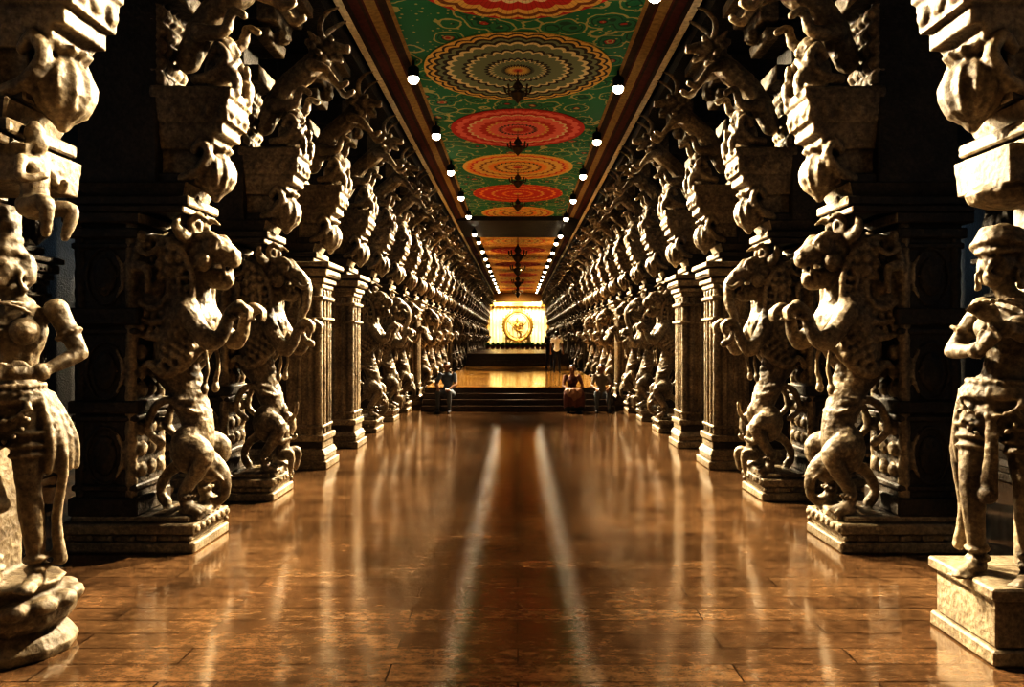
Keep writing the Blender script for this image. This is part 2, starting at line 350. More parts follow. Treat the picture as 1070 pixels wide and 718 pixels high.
def yali(var=0):
    a, s = Sc(), Sc(); upper_stack(a, s); pier(a, s)
    YM = Matrix.Translation((-.02, 0, 0)) @ Matrix.Diagonal((.82, 1, 1, 1))
    s.M = YM
    # torso, strong S curve
    s.tube([(.40, 0, .88), (.44, 0, 1.15), (.30, 0, 1.48), (.18, 0, 1.85), (.28, 0, 2.16), (.30, 0, 2.45), (.32, 0, 2.74)], [.20, .17, .19, .25, .30, .27, .2], 7, 16)
    s.ell((.40, 0, 2.16), (.26, .25, .26)); s.ell((.16, 0, 1.80), (.26, .21, .34))
    for v in (-1, 1):
        s.ell((.38, .15*v, .94), (.20, .12, .25))
        s.tube([(.40, .18*v, .98), (.62, .22*v, .90), (.50, .22*v, .68), (.38, .22*v, .52), (.44, .22*v, .40)], [.14, .115, .08, .065, .065], 5, 12)
        s.ell((.46, .22*v, .37), (.13, .085, .065))
        for k in (-1, 0, 1): s.tube([(.52, .22*v+.05*k, .38), (.61, .22*v+.058*k, .35)], [.034, .022])
        s.ring((.42, .22*v, .50), .085, .085, 9, .02)
        # raised fore-legs
        dz = .0 if not var else -.10
        s.ell((.40, .22*v, 2.26), (.17, .11, .2))
        s.tube([(.42, .24*v, 2.28), (.70, .29*v, 2.00+dz), (.84, .26*v, 2.04+dz), (.93, .22*v, 2.26+dz), (1.02, .2*v, 2.32+dz)], [.12, .10, .08, .065, .07], 5, 12)
        s.ell((1.04, .2*v, 2.31+dz), (.09, .075, .06))
        for k in (-1, 0, 1): s.tube([(1.07, .2*v+.045*k, 2.33+dz), (1.14, .2*v+.05*k, 2.28+dz), (1.13, .2*v+.05*k, 2.19+dz)], [.03, .026, .014])
        s.ring((.93, .22*v, 2.21+dz), .085, .085, 9, .02)
    s.M = YM @ Matrix.Translation((-.14, 0, 0))
    for v in (-1, 1):
        # great curled mane in carved rings
        s.ell((.18, .15*v, 2.50), (.48, .12, .50)); s.torus((.18, .23*v, 2.50), .46, .48, .035, rot=(pi/2, 0, 0), n=32)
        s.torus((.18, .26*v, 2.50), .31, .34, .026, rot=(pi/2, 0, 0), n=24); s.torus((.18, .27*v, 2.50), .19, .20, .026, rot=(pi/2, 0, 0), n=18); s.ell((.18, .27*v, 2.50), .07)
        for k in range(26):
            t = 2*pi*k/26; s.ell((.18+.385*math.cos(t), .245*v, 2.50+.41*math.sin(t)), .028)
        for k in range(16):
            t = 2*pi*k/16; s.ell((.18+.25*math.cos(t), .265*v, 2.50+.27*math.sin(t)), .022)
        # head
        s.ell((.80, .15*v, 2.93), (.06, .05, .055)); s.torus((.80, .16*v, 2.93), .07, .07, .018, rot=(pi/2, 0, 0), n=12)
        s.tube([(.66, .13*v, 3.0), (.8, .17*v, 3.02), (.9, .12*v, 2.96)], [.04, .045, .03])
        s.tube([(.52, .17*v, 2.98), (.46, .27*v, 3.08), (.5, .28*v, 3.18)], [.075, .06, .02])
        s.tube([(.6, .1*v, 3.02), (.56, .15*v, 3.14), (.66, .17*v, 3.2), (.76, .15*v, 3.16)], [.05, .045, .035, .02])
        s.tube([(.92, .09*v, 2.74), (.95, .1*v, 2.62)], [.028, .012]); s.tube([(.86, .06*v, 2.58), (.9, .07*v, 2.70)], [.022, .01])
        s.ell((1.03, .05*v, 2.86), (.045, .04, .04))
        s.ell((.70, .15*v, 2.76), (.12, .07, .1))
        if var: s.tube([(.95, .1*v, 2.74), (1.10, .13*v, 2.66), (1.2, .12*v, 2.72)], [.04, .03, .014])
        for r in range(5):
            for c in range(4):
                s.ell((.36+.10*c-.02*r, (.255-.012*c)*v, 2.08-.085*r+.04*c), (.06, .035, .035), rot=(0, .7, 0))
        s.tube([(.66, .13*v, 1.92), (.5, .19*v, 1.75), (.28, .22*v, 1.67), (.12, .22*v, 1.77), (-.02, .2*v, 1.67)], [.05, .055, .05, .045, .03])
        s.tube([(.49, .17*v, 1.32), (.32, .20*v, 1.42), (.15, .20*v, 1.32), (.1, .20*v, 1.12), (.24, .18*v, 1.0)], [.035, .04, .045, .045, .04])
        s.tube([(.72, .14*v, 1.96), (.76, .14*v, 1.75), (.72, .13*v, 1.58)], [.022, .025, .03]); s.ell((.72, .13*v, 1.52), (.05, .05, .06))
    s.ell((.60, 0, 2.84), (.22, .19, .19)); s.tube([(.68, 0, 2.88), (.84, 0, 2.88), (1.0, 0, 2.80)], [.16, .14, .10], 5, 14)
    if var:  # elephant-trunked yali: trunk curls down into the paws
        s.tube([(.98, 0, 2.82), (1.10, 0, 2.70), (1.10, 0, 2.48), (1.02, 0, 2.26), (1.06, 0, 2.02), (1.20, 0, 1.94)], [.10, .09, .075, .065, .055, .045], 5, 12)
    s.tube([(.62, 0, 2.68), (.78, 0, 2.58), (.92, 0, 2.55)], [.12, .085, .06]); s.tube([(.75, 0, 2.66), (.94, 0, 2.64), (.98, 0, 2.56)], [.05, .045, .03], flat=1.4)
    for k in range(6):
        s.ell((.5+.02*k, 0, 3.04-.015*k), (.05, .05, .07))
    for ringr, u, n, r in ((.26, .47, 15, .06), (.31, .38, 17, .06), (.33, .28, 18, .055)):
        for k in range(n):
            t = 2*pi*k/n; s.ell((u, ringr*.88*math.cos(t), 2.72+ringr*math.sin(t)), r)
    for rr, z, u in ((.26, 2.42, .48), (.28, 2.32, .5), (.27, 2.05, .46)): s.ring((u, 0, z), rr, rr, 24, .026, rot=(0, .5, 0))
    for k in range(6):
        for j in range(-2, 3):
            s.ell((.76-.05*k-.02*abs(j), .075*j, 2.22-.10*k), (.05, .042, .055))
    s.M = YM
    s.ring((.36, 0, 1.34), .21, .21, 24, .028, rot=(0, .3, 0)); s.torus((.32, 0, 1.42), .19, .19, .028, rot=(0, .3, 0))
    for k in range(7):
        s.ell((.55-.025*k, 0, 1.22+.08*k), (.05, .11, .05))
    if not var:
        # crouching elephant below
        s.ell((.58, 0, .74), (.15, .15, .16)); s.ell((.52, .13, .74), (.05, .12, .13)); s.ell((.52, -.13, .74), (.05, .12, .13))
        s.tube([(.68, 0, .76), (.76, 0, .64), (.76, 0, .48), (.68, 0, .40), (.60, 0, .42)], [.08, .07, .055, .045, .04])
        for v in (-1, 1): s.tube([(.66, .08*v, .70), (.80, .11*v, .62)], [.03, .014])
    else:
        # crouching warrior with raised arm
        small_figure(s, .60, 0, .42, .72)
        s.tube([(.60, .1, .86), (.74, .12, 1.02), (.80, .05, 1.18)], [.04, .034, .028])
    s.tube([(.30, 0, .80), (.10, .0, .70), (-.02, 0, .52), (.06, 0, .38)], [.08, .06, .055, .06])
    small_figure(s, .40, 0, 3.06, .42)
    # rider astride the shoulder
    s.M = YM @ Matrix.Translation((-.12, 0, 0))
    for v in (-1, 1):
        s.ell((.05, .30*v, 2.98), (.06, .05, .07)); s.tube([(.02, .28*v, 2.90), (-.02, .30*v, 2.68)], [.06, .055]); s.tube([(0, .33*v, 2.70), (.16, .36*v, 2.66), (.14, .34*v, 2.46)], [.05, .045, .03]); s.tube([(.02, .34*v, 2.86), (.16, .36*v, 2.80), (.24, .32*v, 2.88)], [.03, .026, .022])
    s.M = Matrix.Identity(4)
    s.box(.0, .46, -.3, .3, .27, .34, .02)
    return build('yali_pillar', s, a, .0165, .022, shade_mat=STONE_SHADE)

def plain():
    a, s = Sc(), Sc(); upper_stack(a, s)
    a.box(-.80, .56, -.42, .42, 0, .12); a.box(-.76, .52, -.38, .38, .12, .2); a.box(-.78, .54, -.40, .40, .2, .3, .05); a.box(-.7, .48, -.33, .33, .3, .42)
    a.box(-.7, -.06, -.3, .3, .3, 3.21)
    a.box(-.06, .42, -.29, .29, .4, 2.8)
    for x in (-.04, .40):
        for y in (-.27, .27): s.tube([(x, y, .42), (x, y, 2.8)], .065, 8, 10)
    for y in (-.1, .1):
        s.tube([(.425, y, .46), (.425, y, 2.76)], .05, 8, 8)
    for x in (.11, .27):
        for y in (-.29, .29): s.tube([(x, y, .46), (x, y, 2.76)], .05, 8, 8)
    for z0, z1, e in ((.42, .52, .09), (.62, .67, .06), (2.3, 2.35, .08), (2.62, 2.68, .08), (2.80, 2.88, .06), (2.88, 2.96, .1), (2.98, 3.1, .15), (3.12, 3.2, .2)):
        a.box(-.06-e, .42+e, -.29-e, .29+e, z0, z1)
    for k in range(9):
        s.ell((-.09+.08*k, -.42, 3.02), .03); s.ell((.57, -.36+.09*k, 3.02), .03); s.ell((-.09+.08*k, .42, 3.02), .03)
    return build('fluted_pillar', s, a, .019, .012, shade_mat=STONE_SHADE)

# ------------------------------------------------------------------ human figure generator (height ~1.75)
def hand(s, w, d, side, k=1.0, spread=.2, curl=.35):
    w = Vector(w); d = Vector(d).normalized()
    lat = d.cross(Vector((0, 1, 0)))
    if lat.length < .2: lat = d.cross(Vector((1, 0, 0)))
    lat.normalize(); nrm = lat.cross(d).normalized()
    pc = w+d*.05*k
    s.tube([w, pc, w+d*.085*k], [.025*k, .034*k, .034*k], 3, 8)
    for i, L in enumerate((.062, .075, .08, .07)):
        o = lat*((i-1.5)*.02*k)+d*.085*k+w; dd = (d+lat*(i-1.5)*spread*.4).normalized()
        s.tube([o, o+dd*L*.5*k, o+(dd+nrm*curl).normalized()*L*k], [.0105*k, .0095*k, .008*k], 2, 6)
    b = w+d*.03*k-lat*.028*k*side
    s.tube([b, b+(d-lat*side*.9).normalized()*.035*k, b+(d-lat*side*.4).normalized()*.07*k], [.013*k, .0115*k, .009*k], 2, 6)
def human(s, J, female=False):
    g = lambda n, d: Vector(J.get(n, d))
    pel = g('pelvis', (0, 0, .95)); ch = g('chest', (0, 0, 1.30)); nk = g('neck', (0, 0, 1.47)); hd = g('head', (0, .02, 1.60))
    up = (ch-pel).normalized(); mid = (pel+ch)/2
    hipw = .16 if not female else .175; shw = .19 if not female else .165
    lat = Vector(J.get('lat', (1, 0, 0))); hl = Vector(J.get('hiplat', (1, 0, 0)))
    f = Vector(J.get('fwd', (0, 1, 0)))
    def tr(c, rx, ry, rz): s.ell(c, (rx, ry, rz))
    tr(pel, hipw, .12, .13); tr(mid-up*.03, .118 if not female else .105, .09, .14); tr(ch, .16 if not female else .135, .11, .17); tr(ch+up*.07, shw*.85, .09, .08)
    s.tube([pel, mid, ch], [.11, .10, .12], 4, 12)
    if female:
        for v in (-1, 1): s.ell(ch+lat*.075*v+f*.10, .07)
    s.tube([ch+up*.12, nk, hd-up*.02], [.07, .052, .052], 3, 12)
    s.ell(hd+up*.02, (.078, .095, .108)); s.ell(hd-up*.055+f*.03, (.055, .06, .055))
    hf = Vector(J.get('face', tuple(f))).normalized(); hl2 = up.cross(hf).normalized()
    s.tube([hd+hf*.092+up*.03, hd+hf*.115-up*.015], [.011, .017], 2, 6)
    for v in (-1, 1):
        s.ell(hd+hf*.083+hl2*.032*v+up*.025, (.016, .014, .011)); s.tube([hd+hf*.09+hl2*.012*v+up*.045, hd+hf*.08+hl2*.05*v+up*.043], [.009, .008], 2, 6)
        s.ell(hd+hl2*.082*v, (.016, .022, .032))
    s.tube([hd+hf*.09+hl2*.022-up*.047, hd+hf*.098-up*.046, hd+hf*.09-hl2*.022-up*.047], [.008, .011, .008], 2, 6)
    for v in (1, -1):
        n = 'L' if v > 0 else 'R'
        sh = g('sh'+n, tuple(ch+up*.11+lat*shw*v)); el = g('el'+n, (.24*v, -.02, 1.13)); ha = g('ha'+n, (.25*v, .06, .88))
        s.ell(sh, .062); s.tube([sh, (sh+el)/2, el], [.056, .05, .04], 4, 10); s.tube([el, el.lerp(ha, .35), ha], [.04, .04, .026], 4, 10)
        hand(s, ha, J.get('hd'+n, tuple(ha-el)), v, 1.0)
        hp = pel+hl*.09*v-Vector((0, 0, .03)); kn = g('kn'+n, (.1*v, .02, .50)); ft = g('ft'+n, (.11*v, -.02, .07))
        s.tube([hp, hp.lerp(kn, .5), kn], [.098, .08, .056], 5, 12); s.tube([kn, kn.lerp(ft, .35), ft], [.055, .058, .036], 5, 12)
        td = Vector(J.get('td'+n, (0.1*v, 1, 0))).normalized()
        s.ell(ft-td*.02-Vector((0, 0, .03)), (.035, .04, .038)); s.tube([ft-Vector((0, 0, .03)), ft+td*.09-Vector((0, 0, .042)), ft+td*.17-Vector((0, 0, .05))], [.036, .036, .024], 3, 8, flat=1.2)
        if J.get('toes'):
            tl = Vector((td.y, -td.x, 0))
            for q in range(5): s.tube([ft+td*.13+tl*(q-2)*.019-Vector((0, 0, .05)), ft+td*(.2-.008*abs(q-1))+tl*(q-2)*.02-Vector((0, 0, .055))], [.012, .011], 2, 6)

def statue_jewels(s, J, crown='tall'):
    pel = Vector(J.get('pelvis', (0, 0, .95))); ch = Vector(J.get('chest', (0, 0, 1.3))); hd = Vector(J.get('head', (0, .02, 1.6))); nk = Vector(J.get('neck', (0, 0, 1.47)))
    s.ring(nk-Vector((0, -.02, .04)), .085, .09, 18, .014); s.ring(nk-Vector((0, -.06, .10)), .12, .12, 24, .014, rot=(.5, 0, 0)); 
    s.ring(pel+Vector((0, 0, .07)), .15, .125, 28, .018); s.ring(pel+Vector((0, 0, .03)), .165, .135, 28, .018); s.torus(pel+Vector((0, 0, .0)), .17, .14, .022)
    for t in range(11):
        a = t/10*pi; s.ell(pel+Vector((.14*math.cos(a), .12+.03*math.sin(a), -.02-.08*math.sin(a))), .016)
        s.ell(pel+Vector((.15*math.cos(a), .12+.03*math.sin(a), -.04-.16*math.sin(a))), .016)
    for n in 'LR':
        v = 1 if n == 'L' else -1
        if 'el'+n in J:
            el = Vector(J['el'+n]); ha = Vector(J['ha'+n]); sh = ch+Vector((.17*v, 0, .11)); 
            q = (ha-el).to_track_quat('Z', 'Y').to_euler(); 
            for t in (.82, .92): s.ring(el.lerp(ha, t), .037, .037, 10, .011, rot=q)
            q2 = (el-sh).to_track_quat('Z', 'Y').to_euler(); s.ring(sh.lerp(el, .55), .058, .058, 12, .014, rot=q2)
        kn = Vector(J.get('kn'+n, (.1*v, .02, .5))); ft = Vector(J.get('ft'+n, (.11*v, -.02, .07)))
        q = (ft-kn).to_track_quat('Z', 'Y').to_euler()
        for t in (.85, .97): s.ring(kn.lerp(ft, t), .05, .05, 12, .014, rot=q)
        hp = pel+Vector((.09*v, 0, -.03)); q = (kn-hp).to_track_quat('Z', 'Y').to_euler()
        for t, r in ((.35, .098), (.5, .09), (.62, .084)): s.torus(hp.lerp(kn, t), r, r, .009, rot=q, n=14)
    s.tube([pel+Vector((0, .13, 0)), pel+Vector((.02, .15, -.25)), pel+Vector((-.01, .12, -.5))], [.025, .035, .05], 4, 8, flat=.5)
    if crown == 'tall':
        s.lathe(hd+Vector((0, -.01, .07)), [(.10, 0), (.105, .03), (.085, .05), (.09, .09), (.065, .11), (.065, .16), (.035, .18), (.03, .22), (.01, .25)], 18, .08)
    else:
        s.ell(hd+Vector((0, -.03, .11)), (.125, .135, .085)); s.ring(hd+Vector((0, -.005, .075)), .098, .108, 20, .016)
        for k in range(3): s.torus(hd+Vector((0, -.03, .10+.035*k)), .125-.018*k, .13-.018*k, .02, rot=(.25, 0, 0), n=22)
        s.ell(hd+Vector((.07, -.10, .10)), (.08, .08, .085)); s.ell(hd+Vector((0, -.04, .19)), (.06, .06, .04))
    for v in (-1, 1):
        s.torus(hd+Vector((.095*v, 0, -.05)), .03, .03, .012, rot=(0, pi/2, 0), n=12); s.ell(hd+Vector((.1*v, .0, -.1)), .02)
        s.ell(hd+Vector((.09*v, -.06, .0)), (.04, .06, .09))

def statue_pillar(kind):
    a, s = Sc(), Sc(); upper_stack(a, s)
    a.box(-.80, -.05, -.40, .40, 0, .3); a.box(-.70, -.14, -.32, .32, .3, 3.21)
    for z0, z1, e in ((.33, .5, .05), (1.22, 1.28, .03), (1.30, 1.42, .05), (2.05, 2.11, .03), (2.14, 2.3, .05), (2.96, 3.06, .05), (3.1, 3.2, .09)):
        a.box(-.70-e, -.14+e, -.32-e, .32+e, z0, z1)
    if kind == 'A':
        s.lathe((.18, -.08, 0), [(.42, 0), (.44, .06), (.40, .12), (.35, .16), (.42, .22), (.44, .30), (.39, .36), (.33, .40), (.37, .46)], 26, .03, sy=.85)
        for k in range(14):
            t = 2*pi*k/14; s.ell((.18+.38*math.cos(t), -.08+.33*math.sin(t), .33), (.09, .09, .06))
        J = dict(pelvis=(.03, 0, .93), chest=(-.01, 0, 1.27), neck=(.02, 0, 1.45), head=(.05, .03, 1.58), toes=True,
                 shL=(.17, 0, 1.40), elL=(.42, -.02, 1.42), haL=(.37, .10, 1.20), hdL=(-.1, .2, -1), elR=(-.30, .0, 1.16), haR=(-.16, .16, 1.06), hdR=(1, .6, .2),
                 knL=(.15, .10, .52), ftL=(.10, .02, .07), knR=(-.07, .03, .5), ftR=(-.10, 0, .07), fwd=(0, 1, 0))
        K = 1.26; loc = Vector((.33, -.18, .45)); ang = math.radians(-172)
        cr = 'tall'; fem = True
    else:
        a.box(-.10, .60, -.36, .36, 0, .10); a.box(-.10, .57, -.33, .33, .10, .40); a.box(-.10, .61, -.37, .37, .40, .48)
        J = dict(pelvis=(-.03, 0, .93), chest=(.03, 0, 1.27), neck=(.0, 0.01, 1.45), head=(-.02, .04, 1.58), toes=True,
                 elL=(.25, .05, 1.16), haL=(.05, .22, 1.28), hdL=(-.5, .3, .6), elR=(-.24, .06, 1.15), haR=(-.04, .20, 1.16), hdR=(.6, .3, .6),
                 knL=(.10, .05, .5), ftL=(.10, -.02, .07), knR=(-.13, .10, .5), ftR=(-.12, .04, .07), fwd=(0, 1, 0))
        K = 1.27; loc = Vector((.34, -.08, .46)); ang = math.radians(-125)
        cr = 'turban'; fem = True
    s.M = Matrix.Translation(loc) @ Matrix.Rotation(ang, 4, 'Z') @ Matrix.Scale(K, 4)
    human(s, J, fem); statue_jewels(s, J, cr)
    p = Vector(J['pelvis'])
    s.ell(p+Vector((0, -.02, -.07)), (.19, .16, .15))
    for v in (-1, 1):
        for k in range(5):
            s.tube([p+Vector((.16*v, .05-.03*k, .02)), p+Vector(((.20+.01*k)*v, .03-.04*k, -.20)), p+Vector(((.19+.015*k)*v, .02-.04*k, -.36))], [.022, .026, .02], 4, 8)
        s.tube([p+Vector((.17*v, .0, 0)), p+Vector((.24*v, -.03, -.3)), p+Vector((.20*v, -.04, -.6)), p+Vector((.22*v, -.04, -.82))], [.02, .024, .026, .034], 4, 8)
    s.M = Matrix.Identity(4)
    s.box(-.2, .12, -.12, .2, .4, 2.9)
    s.box(-.1, .45, -.28, .28, 2.98, 3.22, -.02)
    if kind == 'A': small_figure(s, .46, -.2, 2.74, .60)
    else: s.ell((.28, 0, 2.95), (.26, .24, .10))
    return build('statue_pillar', s, a, .0125, .008, dscale=.05, shade_mat=STONE_SHADE)

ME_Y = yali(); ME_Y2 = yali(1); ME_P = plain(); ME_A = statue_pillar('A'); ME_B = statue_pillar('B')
seq = ['S', 'Y', 'Z', 'P', 'P'] + ['Y', 'Z', 'Y', 'P', 'Z']*6
DY, NC = 2.25, 31
PIL = {}
for side in (-1, 1):
    for n in range(-1, NC):
        y = 7.39+DY*(n-1)
        k = 'Y' if n < 0 else seq[n]
        me = {'Y': ME_Y, 'Z': ME_Y2, 'P': ME_P}.get(k, ME_A if side < 0 else ME_B)
        nm = {'Y': 'yali_pillar', 'Z': 'yali_pillar', 'P': 'fluted_pillar', 'S': 'statue_pillar'}[k]
        if k == 'S': y = 4.90
        PIL[side, n] = obj(nm, me, (3.5*side, y, 0), scale=(-side, 1, 1))
ME_O = ME_P.copy(); ME_O.materials.clear(); ME_O.materials.append(STONE_SHADE)  # outer row takes the granite with shade in its colour
for side in (-1, 1):
    for n in range(0, 10):
        obj('fluted_pillar', ME_O, (7.4*side, 6.2+4.5*n, 0), scale=(-side, 1, 1))

# ------------------------------------------------------------------ shell
YE = 78
def plane(name, x0, x1, y0, y1, z, mat, thick=.1, up=True):
    return boxobj(name, x0, x1, y0, y1, z-thick if up else z, z if up else z+thick, mat)
plane('floor', -11, 11, -4, YE, 0, FLOOR)
plane('ceiling', -1.86, 1.86, -4, 29.6, 6.9, GREEN, up=False)
plane('ceiling_sanctum', -1.86, 1.86, 34.4, YE, 6.9, ORANGE, up=False)
boxobj('beam_cross', -2.5, 2.5, 29.6, 34.4, 6.72, 7.0, STONE_D)
plane('ceiling_left', -11, -4.4, -4, YE, 6.9, STONE_D, up=False); plane('ceiling_right', 4.4, 11, -4, YE, 6.9, STONE_D, up=False)
boxobj('beam_left', -4.4, -2.6, -4, YE, 6.46, 7.0, STONE_D); boxobj('beam_right', 2.6, 4.4, -4, YE, 6.46, 7.0, STONE_D)
boxobj('wall_left', -11.3, -11, -4, YE, 0, 7, STONE_D); boxobj('wall_right', 11, 11.3, -4, YE, 0, 7, STONE_D)
M_ENDW = simple('ochre_plaster', (.45, .24, .07), .7)
boxobj('wall_back', -11, 11, YE, YE+.3, 0, 7, M_ENDW)
boxobj('wall_front', -11, 11, -4.3, -4, 0, 7, STONE_D)
for side, nm in ((-1, 'cornice_left'), (1, 'cornice_right')):
    prof = [(1.84, 6.89), (1.90, 6.87), (2.02, 6.86), (2.05, 6.85), (2.20, 6.82), (2.23, 6.81), (2.27, 6.80), (2.40, 6.77), (2.42, 6.66), (2.54, 6.66), (2.60, 7.0)]
    mi = [3, 2, 1, 3, 1, 2, 1, 2, 0, 2]
    bm = bmesh.new(); A = [bm.verts.new((x*side, -4, z)) for x, z in prof]; B = [bm.verts.new((x*side, YE, z)) for x, z in prof]
    for i in range(len(prof)-1):
        f = bm.faces.new((A[i], A[i+1], B[i+1], B[i])); f.material_index = mi[i]
    me = bpy.data.meshes.new(nm); bm.to_mesh(me)
    for m in (M_CREAM, M_REDP, M_BRN, M_GOLD): me.materials.append(m)
    obj(nm, me)
ys = [9.73+3.82*i for i in range(-2, 6)]
idx = [3, 4, 0, 1, 2, 3, 4, 3]
rad = [1.55, 1.55, 1.64, 1.69, 1.55, 1.56, 1.5, 1.4]
def disc_mesh(mat):
    s = Sc(); s.lathe((0, 0, 0), [(1.0, 0), (1.0, .012)], 96); return build('ceiling_medallion', arch=s, mat=mat, bevel=0)
DM = [disc_mesh(m) for m in MED]
for y, i, r in zip(ys, idx, rad): obj('ceiling_medallion', DM[i], (0, y, 6.885), scale=(r, r, 1))
for j in range(11): obj('ceiling_medallion', DM[(3, 4)[j % 2]], (0, 37+3.82*j, 6.885), scale=(1.5, 1.5, 1))
# hanging lanterns
s = Sc(); s.lathe((0, 0, 0), [(.01, 0), (.03, .03), (.09, .08), (.14, .16), (.13, .2), (.05, .24), (.10, .3), (.06, .36), (.02, .4), (.015, .44), (.008, .45), (.008, .60)], 16)
for k in range(8):
    t = k*pi/4; s.tube([(.05*math.cos(t), .05*math.sin(t), .22), (.2*math.cos(t), .2*math.sin(t), .18), (.24*math.cos(t), .24*math.sin(t), .28)], [.012, .012, .02], 3, 6)
ME_L = build('hanging_lantern', arch=s, mat=M_BRONZE, bevel=0)
for j, y in enumerate([13.55, 17.4, 21.2, 25.0]): obj('hanging_lantern', ME_L, (0, y, 6.29))
for j, y in enumerate([35.5, 42.5, 52.5, 64]): obj('hanging_lantern', ME_L, (0, y, 6.9-.6*2.2), scale=(1.8, 1.8, 2.2))
# spot lamps
s = Sc(); s.lathe((0, 0, 0), [(.10, 0), (.10, .16), (.06, .2), (.02, .2), (.02, .3)], 16)
lm = build('ceiling_spotlight', arch=s, mat=M_BLACK, bevel=0); lm.materials.append(M_BULB)
bm = bmesh.new(); bm.from_mesh(lm); q = bmesh.ops.create_icosphere(bm, subdivisions=2, radius=.10)
bmesh.ops.translate(bm, verts=q['verts'], vec=(0, 0, -.02))
for f in {f for v in q['verts'] for f in v.link_faces}: f.material_index = 1
bm.to_mesh(lm)
def spot(name, loc, target, W, size, blend, col, parent=None, rad=.06):
    L = bpy.data.lights.new(name, 'SPOT'); L.energy = W; L.spot_size = math.radians(size); L.spot_blend = blend; L.color = col; L.shadow_soft_size = rad
    o = bpy.data.objects.new(name, L); COL.objects.link(o); o.location = loc
    o.rotation_euler = (Vector(target)-Vector(loc)).to_track_quat('-Z', 'Y').to_euler()
    return o
for side in (-1, 1):
    for j in range(-2, 17):
        y = 13.1+3.67*j + (.5 if side > 0 else 0)
        zc = 6.45 if 29 < y < 34.5 else 6.6
        base = obj('ceiling_spotlight', lm, (1.83*side, y, zc))
        if y > 36 and j % 2: continue
        sp = spot('spot_beam', (1.66*side, y-.05, zc-.14), (-3.1*side, y-5.0, 2.4), 7600 if y < 36 else 3800, 58, .8, (1, .86, .63))
        sp.parent = base; sp.matrix_parent_inverse = Matrix.Translation(-base.location)
# downlights added under the unlit lanterns to brighten the aisle floor
obj('hanging_lantern', ME_L, (0, 5.9, 6.29))
for y in (5.9, 13.55, 21.2):
    spot('added_downlight', (0, y, 6.2), (0, y, 0), 320, 66, 1, (1, .80, .54), rad=.4)
# uplights added on the capitals to brighten the ceiling, no such fittings known
s = Sc(); s.box(-.09, .09, -.12, .12, 0, .12, .02); fl = build('added_uplight', arch=s, mat=M_BLACK)
for side in (-1, 1):
    for n in range(0, 31, 2):
        P = PIL[side, n]
        y = P.location.y+.20
        PM = Matrix.Translation(P.location) @ Matrix.Diagonal((-side, 1, 1, 1))
        b = obj('added_uplight', fl, (2.86*side, y, 4.43)); b.parent = P; b.matrix_parent_inverse = PM.inverted()
        sp = spot('added_uplight_beam', (2.76*side, y, 4.62), (.9*side, y+.6, 6.9), 80 if y < 31 else 480, 84, 1, (1, .93, .78) if y < 31 else (1, .78, .44), rad=.1)
        sp.parent = b; sp.matrix_parent_inverse = Matrix.Translation(-b.location)
for side in (-1, 1):  # bluish fill added to the side aisles, its source is unseen
    for y in (2, 12, 24):
        L = bpy.data.lights.new('aisle_fill', 'POINT'); L.energy = 160; L.color = (.45, .64, .80); L.shadow_soft_size = .4
        o = bpy.data.objects.new('aisle_fill', L); COL.objects.link(o); o.location = (9.3*side, y, 5.0)

# ------------------------------------------------------------------ platforms
M_STEP = simple('step_stone', (.06, .04, .028), .25)
s = Sc()
for i in range(4): s.box(-2.70, 2.70, 20.8+.3*i, 38.9, .1525*i, .1525*(i+1))
obj('stage_steps', build('stage_steps', arch=s, mat=M_STEP, bevel=.01))
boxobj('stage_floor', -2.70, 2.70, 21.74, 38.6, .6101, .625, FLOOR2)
s = Sc()
for i in range(4): s.box(-2.70, 2.70, 38.7+.35*i, YE-.1, .61+.1625*i, .61+.1625*(i+1))
obj('sanctum_steps', build('sanctum_steps', arch=s, mat=M_STEP, bevel=.01))
# ------------------------------------------------------------------ shrine
M_CURT = simple('gold_curtain', (.82, .68, .40), .6, 0, .12, 4)
s = Sc(); n = 90; W = 3.05
vs = []
for j in range(2):
    for i in range(n+1):
        x = -W+2*W*i/n; vs.append((x, .10*math.sin(i*1.25), 1.3 if j == 0 else 5.6))
bm = bmesh.new(); bv = [bm.verts.new(v) for v in vs]
for i in range(n): bm.faces.new((bv[i], bv[i+1], bv[n+2+i], bv[n+1+i])).smooth = True
me = bpy.data.meshes.new('shrine_curtain'); bm.to_mesh(me); me.materials.append(M_CURT); obj('shrine_curtain', me, (0, 75.5, 0))
a = Sc()
for v in (-1, 1):
    a.lathe((3.1*v, 0, 1.26), [(.28, 0), (.28, .2), (.18, .26), (.2, .4), (.15, .5), (.15, 3.6), (.22, 3.7), (.16, 3.8), (.3, 3.95), (.3, 4.2)], 18)
a.box(-3.4, 3.4, -.25, .25, 5.35, 5.55); a.box(-3.5, 3.5, -.3, .3, 5.55, 5.75)
for k in range(23): a.lathe((-3.3+.3*k, -.28, 5.2), [(.02, 0), (.09, .06), (.1, .14), (.03, .2)], 8)
obj('shrine_arch', build('shrine_arch', arch=a, mat=M_BRASS), (0, 74.9, 0))
a = Sc(); a.box(-1.3, 1.3, -.7, .7, 0, .15); a.box(-1.1, 1.1, -.6, .6, .15, .3); a.box(-1.2, 1.2, -.65, .65, .3, .4)
obj('shrine_pedestal', build('shrine_pedestal', arch=a, mat=M_BRONZE), (0, 73.5, 1.26))
s = Sc(); cz = 1.68
s.torus((0, 0, cz), 1.35, 1.42, .15, rot=(pi/2, 0, 0), n=40); s.torus((0, 0, cz), 1.1, 1.16, .05, rot=(pi/2, 0, 0), n=40)
for k in range(30):
    t = -pi/2+.25+(2*pi-.5)*k/29; d = Vector((math.cos(t)*1.4, 0, math.sin(t)*1.46)); c = Vector((0, 0, cz))+d
    s.tube([c, c+d.normalized()*.13+Vector((0, 0, .03)), c+d.normalized()*.26], [.07, .06, .012], 2, 6)
